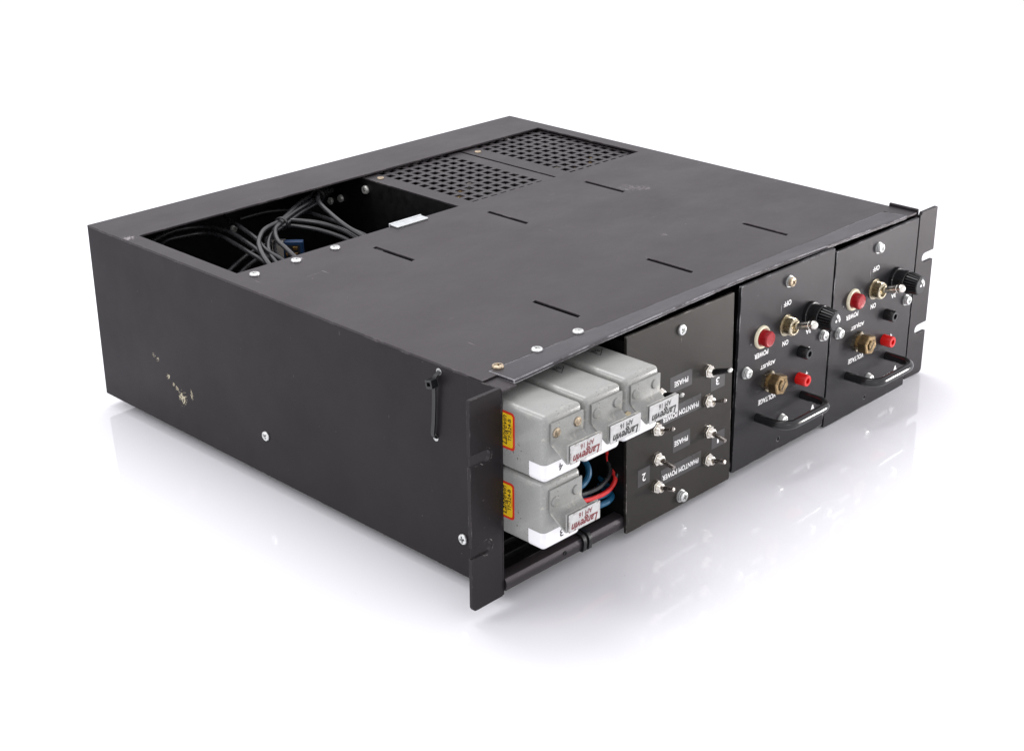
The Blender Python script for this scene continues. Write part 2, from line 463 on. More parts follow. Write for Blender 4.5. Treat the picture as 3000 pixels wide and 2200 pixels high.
def screw(parent, mw, r=3.7, h=2.2, mat='steel', washer=True, rot=0, lift=0, label=None):
    r *= .94
    mw = mw @ Matrix.Rotation(rot, 4, 'Z')
    base = mw @ T(0, 0, (2.0 if washer else 0)+lift)
    o = link('screw', screw_mesh(r, h, mat), M[mat], parent, base)
    if washer:
        link('washer', cached(('washer', r), lambda bm: (lathe(bm, [(r*1.22, 0), (r*1.22, .8), (r*1.0, .8), (r*1.0, .95), (r*1.08, 1.0), (r*1.08, 2.0), (r*.5, 2.0)], 28), (M['steel'], True))[1]), M['steel'], o, mw)
    if label: o['label'] = label
    return o

# =================================================================== CHASSIS
W_, D_, H_ = 434., 419., 132.6
ch = empty('rack_chassis', 0, 0, 0)
tag(ch, 'black steel rack chassis lying upside down with slotted cover and notched mounting ears', 'rack chassis')
# cover sheet
op = rect(12.3, 421, 257.3, 371.5)
slots = []
for sx in (110, 220.6, 326.8):
    for (a, b_) in ((41.0, 80.5), (191.5, 232.0)):
        slots.append([(sx-1.9, a), (sx+1.9, a+1.0), (sx+1.9, b_), (sx-1.9, b_-1.0)])
bm = bmesh.new()
outer = [(0, 14.7), (12, 14.7), (12, 22), (420.5, 22), (420.5, 3), (434, 3), (434, 419), (0, 419)]
sheet(bm, outer, [op]+slots, H_-1.6, H_)
o = bm_to(bm, 'cover_sheet', M['chassis'], ch, bevel=.35)
# corner flange below the cover at the front left
bm = bmesh.new(); box(bm, 0.2, 12, -.5, 14.7, H_-3.0, H_-1.4)
bm_to(bm, 'corner_flange', M['chassis'], ch, bevel=.3)
# bowed front lip
def lipz(x):
    k = [(12, 133.1), (95, 136.0), (154, 137.0), (214, 138.0), (270, 137.4), (325, 136.0), (418, 133.9)]
    for (a, za), (b_, zb) in zip(k, k[1:]):
        if x <= b_:
            t = (x-a)/(b_-a); t = max(0, min(1, t)); return za+(zb-za)*(t*t*(3-2*t)*.5+t*.5)
    return k[-1][1]
bm = bmesh.new()
nx = 60; ys = [22.05, 21.0, 16, 11, 6, 2.6, 1.8]
top = []; bot = []
for i in range(nx+1):
    x = 12.2+(418.5-12.2)*i/nx; zt = lipz(x)-H_
    top.append([bm.verts.new((x, y, H_ + zt*((22-y)/20.)**.9*(1 if y < 21.5 else 0) - (.25 if y == 1.8 else 0))) if y < 22 else bm.verts.new((x, y, H_)) for y in ys])
    bot.append([bm.verts.new((x, y, v.co.z-2.3)) for y, v in zip(ys, top[-1])])
for i in range(nx):
    for j in range(len(ys)-1):
        bm.faces.new((top[i][j], top[i+1][j], top[i+1][j+1], top[i][j+1]))
        bm.faces.new((bot[i][j+1], bot[i+1][j+1], bot[i+1][j], bot[i][j]))
    for j in (0, -1): bm.faces.new((top[i][j], top[i+1][j], bot[i+1][j], bot[i][j]))
for i in (0, nx):
    for j in range(len(ys)-1): bm.faces.new((top[i][j], top[i][j+1], bot[i][j+1], bot[i][j]))
bm_to(bm, 'front_lip', M['lip'], ch, smooth=True, bevel=.3)
# side, back, floor
bm = bmesh.new()
sheet(bm, [(0, 0.6), (D_, 0.6), (D_, H_-1.3), (0, H_-1.3)], [circ(49.9, 127.6, 1.9, 14), circ(54.0, 84.6, 1.9, 14)], 0, 1.5, basis((0, 1, 0), (0, 0, 1), (1, 0, 0)))
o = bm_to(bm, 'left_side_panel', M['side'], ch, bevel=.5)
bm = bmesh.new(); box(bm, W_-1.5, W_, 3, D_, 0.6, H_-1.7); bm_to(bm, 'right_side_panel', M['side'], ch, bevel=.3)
bm = bmesh.new(); box(bm, 1.6, W_-1.6, D_-1.5, D_, .6, H_-1.7); bm_to(bm, 'back_panel', M['interior'], ch)
bm = bmesh.new(); box(bm, 1.6, W_-1.6, 6, D_-1.6, 3.5, 5.0)
for yy in (22, 34, 60): box(bm, 1.6, 212, yy, yy+2.2, 5.0, 9.0)
bm_to(bm, 'floor_pan', M['interior'], ch, bevel=.3)
# downturned inner edges of the bay
bm = bmesh.new(); box(bm, 1.6, 215, 150, 151.5, 5, 120); bm_to(bm, 'bulkhead', M['interior'], ch)
# front bottom rail
bm = bmesh.new()
prof = [(-1.2, 5.2), (-1.6, 7), (-1.4, 9.5), (-.2, 11.2), (2.0, 11.9), (7, 11.9), (7, 10.4), (2.2, 10.2), (.4, 9), (.2, 6), (.6, 4.0), (7, 4.0), (7, 3.3), (-.6, 3.3)]
ra = [bm.verts.new((1.6, y, z)) for y, z in prof]; rb = [bm.verts.new((W_-1.6, y, z)) for y, z in prof]
for i in range(len(prof)):
    j = (i+1) % len(prof); bm.faces.new((ra[i], ra[j], rb[j], rb[i]))
bm.faces.new(ra); bm.faces.new(rb[::-1])
rail = bm_to(bm, 'bottom_rail', M['chassis'], ch, smooth=True)
bm = bmesh.new(); lathe(bm, [(1.5, 0), (1.5, .5), (.9, .5), (.9, -.4)], 14)
bm_to(bm, 'rail_hole', M['dark'], rail, T(51.6, -1.5, 8.2) @ FRONT)  # dark plug, the hole's shade is painted on
# ears
def ear(x_in, x_out, flange_y, ztop_fl, name):
    s = 1 if x_out > x_in else -1
    wd = abs(x_out-x_in); r = 3.2
    pts = []
    def P(u, z): pts.append((x_in+s*u, z))
    P(0, 0.4); P(wd-r-.5, 0)
    for i in range(1, 6): a = -PI/2+PI/2*i/5; P(wd-r+r*math.cos(a), r+r*math.sin(a))
    for zc in (38.0, 95.5):
        hh = 3.7
        P(wd, zc-hh)
        for i in range(7): a = -PI/2 - PI*i/6; P(wd-12+hh*math.cos(a), zc+hh*math.sin(a))
        P(wd, zc+hh)
    P(wd, H_-.8); P(wd-.8, H_); P(2.6, H_)
    if s > 0: P(1.6, H_-2.0)
    P(0, H_-1.8 if s > 0 else H_)
    if s < 0: pts = pts[::-1]
    bm = bmesh.new()
    m = basis((1, 0, 0), (0, 0, 1), (0, -1, 0))
    sheet(bm, pts, [], -2.6, 0, m)
    return bm_to(bm, name, M['ear'], ch, bevel=.35)
earL = ear(0, -24.3, 26, H_, 'mounting_ear'); earR = ear(434.6, 458.3, 27, H_, 'mounting_ear')
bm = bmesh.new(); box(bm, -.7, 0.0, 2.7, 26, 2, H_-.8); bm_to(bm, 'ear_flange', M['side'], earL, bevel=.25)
bm = bmesh.new()
vs = [(434.3, 2.7), (434.3, 27), (436.6, 27), (436.6, 2.7)]
lo = [bm.verts.new((x, y, 2)) for x, y in vs]; hi = [bm.verts.new((x, y, H_+2.2)) for x, y in vs]
bm.faces.new(lo[::-1]); bm.faces.new(hi)
for i in range(4): bm.faces.new((lo[i], lo[(i+1) % 4], hi[(i+1) % 4], hi[i]))
bm_to(bm, 'ear_flange', M['ear'], earR, bevel=.8)
# worn ring of bare metal round the slots of the left ear
# screws in the cover
for i, (x, y, m_) in enumerate(((18.3, 245.6, 'steel'), (54.2, 247.4, 'steel'), (89.2, 248.6, 'steel'), (19.3, 21.6, 'rust'), (52.6, 22.6, 'steel'), (89.8, 24.2, 'steel'))):
    screw(ch, T(x, y, H_+.05), 3.8, 1.9, m_, washer=False, rot=i*.7)
for i, (y, z) in enumerate(((220.3, 30.7), (32.0, 25.9))):
    screw(ch, T(-.05, y, z) @ LEFT, 3.7, 1.7, 'steel', washer=False, rot=.3+i)
# screws inside the bay
for i, (x, y, z, r) in enumerate(((124.8, 417.4, 100.7, 2.9),)):
    screw(ch, T(x, y, z) @ FRONT, 3.3, 2.6, 'dull', washer=False, rot=i)
# rubber feet under the unit
for x, y in ((48, 210), (60, 330)):
    bm = bmesh.new(); hgt = 11.4-.0142*x+.0048*y; lathe(bm, [(6, 0), (7, -hgt+.6), (6.6, -hgt), (0, -hgt)], 20)
    bm_to(bm, 'rubber_foot', M['tie'], ch, T(x, y, 3.6), smooth=True)

# =================================================================== CABLE TIES, CLIP
t = empty('cable_tie', -1, 50, 84)
tag(t, 'black nylon cable tie threaded through two holes in the left side near the front ear', 'cable tie')
bm = bmesh.new()
pts = [(2.5, -.2, 44.3), (.6, -.1, 43.0), (-1.0, .6, 41.0), (-1.3, 1.2, 36), (-.9, 2.0, 25), (-.8, 3.0, 12), (-.7, 4.0, 4), (.6, 4.0, 1.0), (2.6, 4.0, 0)]
pp = catmull(pts, 6); wv = 1.45
pr_ = None
for p in pp:
    p = Vector(p); a = bm.verts.new(p+Vector((0, -wv, 0))); b_ = bm.verts.new(p+Vector((0, wv, 0)))
    c_ = bm.verts.new(p+Vector((-.9, wv, 0))); d_ = bm.verts.new(p+Vector((-.9, -wv, 0)))
    cur = [a, b_, c_, d_]
    if pr_:
        for i in range(4): bm.faces.new((pr_[i], pr_[(i+1) % 4], cur[(i+1) % 4], cur[i]))
    else: bm.faces.new(cur)
    pr_ = cur
bm.faces.new(pr_)
bm_to(bm, 'strap', M['tie'], t, bevel=.25)
bm = bmesh.new()
sheet(bm, rrect(-2.7, 2.7, -2.7, 2.7, .6), [rect(-1.4, 1.4, -1.2, 1.2)], 0, 4.6)
bm_to(bm, 'locking_head', M['tie'], t, T(-1.2, 1.6, 37.2) @ LEFT @ Matrix.Rotation(.25, 4, 'Z'), bevel=.4)
for (yy, zz) in ((49.9, 127.6), (54.0, 84.6)):
    bm = bmesh.new(); lathe(bm, [(2.12, -.1), (2.12, .08), (1.85, .08), (1.85, -.1)], 20)
    bm_to(bm, 'bare_hole_rim', M['steel'], ch, T(-.02, yy, zz) @ LEFT, smooth=True)
# ties round the bottom rail
for k, x in enumerate((68.6, 73.4)):
    bm = bmesh.new()
    pr = [(-2.6, 3.2), (-3.1, 7), (-2.8, 10.4), (-1, 12.9), (2, 13.6), (7.5, 13.4), (8.5, 8), (7.5, 2.4), (2, 2.1), (-1.2, 2.2)]
    loop = catmull([(x, a, b_) for a, b_ in pr]+[(x, *pr[0])], 4)[:-1]
    n = len(loop); rr = []
    cen = Vector((x, 3, 7.7))
    for p in loop:
        d = (p-cen).normalized()
        rr.append([bm.verts.new(p+Vector((-1.4, 0, 0))), bm.verts.new(p+Vector((1.4, 0, 0))), bm.verts.new(p-d*1.0+Vector((1.4, 0, 0))), bm.verts.new(p-d*1.0+Vector((-1.4, 0, 0)))])
    for i in range(n):
        for j in range(4): bm.faces.new((rr[i][j], rr[i][(j+1) % 4], rr[(i+1) % n][(j+1) % 4], rr[(i+1) % n][j]))
    o = bm_to(bm, 'cable_tie', M['tie'], smooth=True, bevel=.2)
    tag(o, ('black band round the bottom front rail, nearer the left mounting ear', 'black band round the bottom front rail, nearer the switch panel')[k], 'cable tie', 'black bands round the bottom rail')
# clip on the cover edge
bm = bmesh.new()
box(bm, 148.0, 178.0, 250.2, 257.8, H_+.05, H_+1.5); box(bm, 147.5, 178.5, 257.9, 259.3, H_-9, H_+2.0)
o = bm_to(bm, 'edge_clip', M['clip'], bevel=.5)
tag(o, 'bright zinc spring clip pushed over the cover edge at the open bay', 'clip')

# =================================================================== POWER SUPPLY MODULES
def toggle_big(th):
    def f(bm):
        prof = [(7.6, 0), (7.6, .8), (6.6, .9), (6.6, 1.6), (5.7, 1.7)]
        h = 2.0
        while h < 6.6:
            prof += [(6.1, h), (6.1, h+.25), (5.4, h+.5)]; h += .85
        prof += [(5.9, 7.0), (5.4, 7.5), (4.2, 7.5), (3.9, 5.6), (0, 5.6)]
        lathe(bm, prof, 32); return (M['oldnickel'], True)
    o = link('toggle_switch', cached(('bushing',), f), None, th, T(-.6, -2, 91.9) @ FRONT)
    def g(bm):
        lathe(bm, [(2.0, 0), (2.1, 3), (2.4, 8), (2.8, 15.6), (2.6, 15.9), (3.0, 16.7), (3.15, 18.0), (2.9, 19.6), (2.0, 20.8), (1.0, 21.3), (0, 21.4)], 24)
        return (M['nickel'], True)
    link('lever', cached(('bat',), g), None, o, T(-.6, -6.0, 91.9) @ FRONT @ Matrix.Rotation(math.radians(-18), 4, 'X'))
def lamp(th):
    def ring(bm):
        lathe(bm, [(8.0, 0), (8.0, .9), (7.5, 1.7), (6.6, 1.9), (5.9, 1.4), (5.7, .8)], 36); return (M['cream'], True)
    def lens(bm):
        lathe(bm, [(5.5, .5), (5.5, 6.4), (5.1, 7.2), (4.6, 7.5), (3.0, 7.35), (1.2, 7.35), (0, 7.4)], 32); return (M['lens'], True)
    o = link('power_lamp', cached(('ring',), ring), None, th, T(-27.8, -2, 91.2) @ FRONT)
    link('lens', cached(('lens',), lens), None, o, T(-27.8, -2, 91.2) @ FRONT)
def fuse(th, dx=0):
    def body(bm):
        lathe(bm, [(9.2, 0), (9.2, 2.6), (8.9, 3.0), (7.9, 3.1), (7.9, 7.2), (8.5, 7.5), (8.5, 10.6), (8.2, 11.0), (7.4, 11.2)], 36); return (M['gloss_black'], True)
    def cap(bm):
        n = 72
        pf = lambda i: 1.0 if i % 3 else .84
        lathe(bm, [(7.9, 11.2), (8.2, 12.0), (6.9, 20.6)], n, poly=pf)
        lathe(bm, [(6.4, 20.4), (6.1, 21.3), (0, 21.3)], 36); return (M['gloss_black'], False)
    base = T(26.9+dx, -2, 92.2) @ FRONT
    o = link('fuse_holder', cached(('fbody',), body), None, th, base)
    c = link('fuse_cap', cached(('fcap',), cap), None, o, base)
    face = T(26.9+dx, -2-21.35, 92.2) @ FRONT
    text('fuse_marking', 'FUSE', 6.2, 2.0, M['whitepaint'], o, face @ Matrix.Rotation(2.2, 4, 'Z') @ T(0, -3.2, 0), thick=.05)
    def arrow(bm):
        lathe(bm, [(1.0, 0), (1.0, .06), (0, .06)], 14)
        for i in range(8):
            a0 = .5+i*.2; a1 = a0+.2
            for r0, r1 in ((4.0, 4.7),):
                q = [bm.verts.new((r*math.cos(a), r*math.sin(a), .06)) for r, a in ((r0, a0), (r1, a0), (r1, a1), (r0, a1))]
                bm.faces.new(q)
        return (M['whitepaint'], False)
    link('arrow_marking', cached(('farrow',), arrow), None, o, face @ Matrix.Rotation(-.9, 4, 'Z'))
def jack(th, z, mat, nm, L):
    def f(bm):
        n = 24
        lathe(bm, [(4.3, 0), (4.2, L-.6), (3.8, L), (2.0, L), (1.8, L-3.5), (0, L-3.5)], n); return (M[mat], True)
    return link(nm, cached(('jack', mat), f), None, th, T(18.6, -2, z) @ FRONT)
def pot(th):
    hexp = hexpoly(36)
    def nut1(bm): lathe(bm, [(7.6, 0), (7.6, 2.6), (4.6, 2.6)], 36, poly=hexp); return (M['oldnickel'], False)
    def shaft(bm): lathe(bm, [(4.7, 0), (4.7, 6.5), (4.2, 6.5), (4.6, 7.2), (4.6, 8), (0, 8)], 30); return (M['brass'], True)
    def nut2(bm): lathe(bm, [(7.2, 0), (7.6, .6), (7.6, 6.2), (7.0, 7.0), (4.6, 7.0), (4.4, 6.4), (4.0, 6.4), (4.0, 7.6), (3.4, 8.1), (0, 8.1)], 36, poly=None if False else (lambda i: hexp(i))); return (M['brass'], False)
    base = T(-18, -2, 57.0) @ FRONT
    o = link('voltage_adjuster', cached(('pnut1',), nut1), None, th, base @ Matrix.Rotation(.2, 4, 'Z'))
    link('threaded_bushing', cached(('pshaft',), shaft), None, o, base)
    link('lock_nut', cached(('pnut2',), nut2), None, o, base @ T(0, 0, 5.0) @ Matrix.Rotation(-.25, 4, 'Z'))
    def sl(bm): box(bm, -2.9, 2.9, -.45, .45, 0, .12); return (M['dark'], False)
    link('screwdriver_slot', cached(('pslot',), sl), None, o, base @ T(0, 0, 13.1) @ Matrix.Rotation(.9, 4, 'Z'))  # raised dark bar painted as the shade of a slot

def psu(cx, z0, bx0, bx1, label, screw_tops, y0=0):
    th = empty('power_supply_module', cx, y0, z0)
    tag(th, label, 'power supply', 'power supply modules in the right of the rack')
    L = lambda x: x-cx
    bm = bmesh.new()
    hx, hz = -.8, 7.5
    sheet(bm, rrect(-52.75, 52.75, 0, 132.6, .6, 2), [circ(hx, hz, 1.6, 14)], -.2, 2.0, FRONT)
    bm_to(bm, 'front_panel', M['panel'], th, bevel=.3)
    bm = bmesh.new(); lathe(bm, [(2.6, -3), (2.6, -.5), (0, -.5)], 14); bm_to(bm, 'hole_backing', M['dark'], th, T(hx, 0, hz) @ FRONT)
    # sheet-metal body
    zt = 129.8-z0-1.1
    bm = bmesh.new()
    a, b_ = L(bx0), L(bx1)
    box(bm, a, a+1.2, 1, 415, 8-z0, zt-.05); box(bm, b_-1.2, b_, 1, 415, 8-z0, zt-.05)
    box(bm, a+1.3, b_-1.3, 1, 415, 8-z0, 9.2-z0); box(bm, a+1.3, b_-1.3, 190, 191.2, 9.3-z0, zt-2)
    bm_to(bm, 'module_body', M['interior'], th, bevel=.3)
    # perforated top
    holes = []
    hx0 = (309.0 if bx0 < 300 else 418.0)-cx
    for i in range(8):
        for j in range(13):
            x = hx0-9.95*i; y = 371.2-9.9*j
            holes.append(rect(x-3.1, x+3.1, y-3.1, y+3.1))
    bm = bmesh.new(); sheet(bm, rect(a-.3, b_+.3, 195, 416), holes, zt, zt+1.1)
    g = bm_to(bm, 'perforated_plate', M['chassis'], th, bevel=.2)
    screw(th, T(a+8.0, 362.0 if bx0 < 300 else 360.5, zt+1.15), 3.0, .8, 'rust', washer=False, rot=.4)
    # a few components that glint through the holes
    for k in range(9):
        x = random.uniform(a+25, b_-15); y = random.uniform(275, 330)
        bm = bmesh.new(); lathe(bm, [(0, 0), (2.6, 0), (2.8, 1), (2.8, 8), (2.4, 9), (0, 9)], 14)
        bm_to(bm, 'capacitor', M['brass'] if k % 2 else M['greypl'], th, T(x, y, zt-18+random.uniform(0, 6)) @ Matrix.Rotation(random.uniform(0, 3), 4, 'Y'), smooth=True)
    # hardware
    for (x, z, m_, r) in ((-.4, 122.9, screw_tops[0], .2), (44.0, 71.5, screw_tops[1], 1.1), (-43.8, 70.6, 'steel', 2.0), (.9, 22.2, 'steel', .6)):
        screw(th, T(x, -2, z) @ FRONT, 3.6, 2.1, m_, rot=r)
    toggle_big(th); lamp(th); fuse(th)
    j1 = jack(th, 67.2, 'gloss_black', 'black_test_jack', 8.0); j2 = jack(th, 47.2, 'redplastic', 'red_test_jack', 8.0)
    pot(th)
    # handle
    bm = bmesh.new(); r = 10.0; y1 = -26.2; xl, xr = -27.8, 24.2
    pts = [(xl, -2, 33), (xl, -10, 33), (xl, y1+r, 33)]
    for i in range(1, 7): a_ = PI/2*i/6; pts.append((xl+r-r*math.cos(a_), y1+r-r*math.sin(a_), 33))
    pts.append((-10, y1, 33)); pts.append((8, y1, 33))
    for i in range(0, 7): a_ = PI/2*i/6; pts.append((xr-r+r*math.sin(a_), y1+r-r*math.cos(a_), 33))
    pts += [(xr, -10, 33), (xr, -2, 33)]
    tube(bm, pts, 3.15, 18)
    bm_to(bm, 'handle', M['handle'], th, smooth=True)
    Wp = M['whitepaint']
    for s, x, z, w_, h_ in (('OFF', -.2, 107.4, 8.2, 3.5), ('ON', .2, 78.8, 6.6, 3.5), ('POWER', -26.8, 78.8, 15.0, 3.5), ('ADJUST', -18.6, 69.3, 16.4, 3.5),
                            ('VOLTAGE', -17.2, 43.4, 19.5, 3.5), ('3A', 27.0, 79.4, 6.0, 3.2), ('-', 28.2, 66.9, 3.2, .6), ('+', 28.4, 47.6, 3.2, 3.2), ('630A', 26.0, 15.2, 13.5, 3.6)):
        text('lettering', s, w_, h_, Wp, th, T(x, -2, z) @ FLIP)
    # maker's emblem: a leaping two-horned figure
    bm = bmesh.new()
    em = [(0, -5.0), (1.4, -4.6), (2.6, -1.2), (4.6, .6), (5.6, 3.8), (4.4, 3.4), (3.4, 1.8), (2.2, 1.0), (2.4, 3.0), (3.4, 5.2), (2.0, 5.0), (.8, 2.4), (-.6, 1.0), (-3.0, 1.6), (-5.4, .8), (-3.0, 0), (-1.2, -1.6)]
    bm.faces.new([bm.verts.new((x*.8, y*.8, .06)) for x, y in em])
    bm_to(bm, 'emblem', Wp, th, T(39.5, -2, 16.5) @ FLIP)
    return th
p1 = psu(268.0, 2.0, 221.5, 325.2, 'black power supply module next to the switch panel, its panel highest in the row', ('rust', 'steel'), -.6)
p2 = psu(376.7, -1.8, 328.4, 430.4, 'black power supply module at the right end of the rack beside the far mounting ear', ('steel', 'steel'))
for (y, z, r) in ((414.4, 101.9, 2.9), (401.4, 106.8, 2.9), (370.0, 120.5, 3.3)):
    screw(p1, T(221.4-268, y+.6, z-2) @ LEFT, r*1.15, 2.6, 'dull', washer=False, rot=y)

# =================================================================== SWITCH PANEL
sp = empty('switch_panel', 158.0, -2, 0, (math.radians(-1.5), 0, 0))
tag(sp, 'dark brown-black panel with eight small toggles and taped PHASE and PHANTOM POWER labels', 'switch panel')
bm = bmesh.new(); sheet(bm, rrect(-52.6, 52.6, 0.2, 132.0, .8, 2), [], 0, 2.0, FRONT)
bm_to(bm, 'front_panel', M['brown_panel'], sp, bevel=.3)
bm = bmesh.new(); box(bm, -51.5, -50.3, .2, 60, 4, 128); box(bm, 50.3, 51.5, .2, 60, 4, 128); box(bm, -50.2, 50.2, 58, 59, 4, 128)
bm_to(bm, 'mounting_box', M['interior'], sp)
def ph(x, z):
    y = -4+3.5*z/132.6
    return x+1.25*(y+2)-158.0, z-.66*(y+2)
def small_toggle(x, z, kind, ang, side=0):
    lx, lz = ph(x, z)
    base = T(lx, -2, lz) @ FRONT
    hp = hexpoly(36)
    def nut(bm): lathe(bm, [(4.6, 0), (4.6, .5), (4.3, .5), (4.5, .6), (4.5, 2.2), (4.2, 2.5), (2.9, 2.5)], 36, poly=hp); return (M['nickel'], False)
    def bush(bm):
        prof = [(2.9, 0)]; h = 2.4
        while h < 5.0: prof += [(2.95, h), (2.65, h+.25)]; h += .5
        prof += [(2.8, 5.3), (2.0, 5.5), (1.8, 4.6), (0, 4.6)]
        lathe(bm, prof, 28); return (M['nickel'], True)
    o = link('toggle_switch', cached(('snut',), nut), None, sp, base @ Matrix.Rotation(random.uniform(0, 1), 4, 'Z'))
    link('threaded_bushing', cached(('sbush',), bush), None, o, base)
    m = base @ T(0, 0, 3.6) @ Matrix.Rotation(math.radians(side), 4, 'Y') @ Matrix.Rotation(math.radians(-ang), 4, 'X')
    if kind == 'rod':
        f = lambda bm: (lathe(bm, [(1.15, 0), (1.35, 3), (1.5, 10.8), (1.3, 11.3), (0, 11.35)], 20), (M['darksteel'], True))[1]
    elif kind == 'ball':
        f = lambda bm: (lathe(bm, [(.8, 0), (.85, 6), (.95, 9.4), (1.35, 10.1), (1.55, 11.0), (1.35, 11.9), (.8, 12.4), (0, 12.6)], 20), (M['darksteel'], True))[1]
    else:
        def f(bm):
            v = lathe(bm, [(1.9, 0), (2.2, 1), (2.5, 6), (2.7, 14.6), (2.4, 15.2), (0, 15.3)], 20)
            for q in v:
                k = min(1, q.co.z/14); q.co.y *= 1-.45*k; q.co.x *= 1+.05*k
            return (M['gloss_black'], True)
    link('lever', cached(('lever', kind), f), None, o, m)
for i, (x, z, k, a) in enumerate(((183.9, 86.3, 'paddle', 20), (185, 65.3, 'ball', 21), (187, 42.7, 'rod', -12), (187.5, 22.8, 'rod', 12),
                   (135.2, 86.0, 'paddle', 16), (133.2, 62.9, 'ball', 22), (135.0, 42.0, 'rod', -10), (135.6, 22.4, 'rod', 12))):
    small_toggle(x, z, k, a)
for (x, z, r) in ((155.1, 122.9, .4), (161.1, 6.2, 1.3)):
    lx, lz = ph(x, z); screw(sp, T(lx, -2, lz) @ FRONT, 3.8, 2.3, 'steel', rot=r, washer=(z < 50))
def tape(x0, x1, z0, z1, s, w_, h_, tx=None, tz=None):
    a = ph(x0, z0); b_ = ph(x1, z1)
    bm = bmesh.new(); cx, cz = (a[0]+b_[0])/2, (a[1]+b_[1])/2
    box(bm, -(b_[0]-a[0])/2, (b_[0]-a[0])/2, -(b_[1]-a[1])/2, (b_[1]-a[1])/2, .02, .12)
    o = bm_to(bm, 'label_tape', M['tape'], sp, T(cx, -2, cz) @ FLIP)
    t_ = ph(tx, tz) if tx else (cx, cz)
    text('lettering', s, w_, h_, M['whitepaint'], o, T(t_[0], -2.12, t_[1]) @ FLIP, fat=.16)
tape(146.6, 168.0, 82.0, 93.1, 'PHASE', 13.6, 3.5, 157.4, 87.3)
tape(188.4, 202.6, 70.2, 80.6, '3', 3.4, 5.0, 195.2, 75.8)
tape(138.0, 178.2, 62.6, 72.6, 'PHANTOM POWER', 36.0, 3.5, 158.3, 66.2)
tape(151.4, 168.5, 39.6, 51.5, 'PHASE', 13.6, 3.5, 159.6, 45.6)
tape(192.0, 205.3, 27.8, 39.0, '1', 1.6, 5.0, 198.6, 33.2)
tape(140.4, 180.9, 20.8, 31.5, 'PHANTOM POWER', 36.3, 3.5, 160.3, 25.4)
tape(117.8, 129.0, 27.5, 39.5, '2', 3.4, 5.2, 123.6, 33.2)
tape(118.2, 129.2, 68.5, 80.5, '4', 3.6, 5.2, 123.6, 74.5)

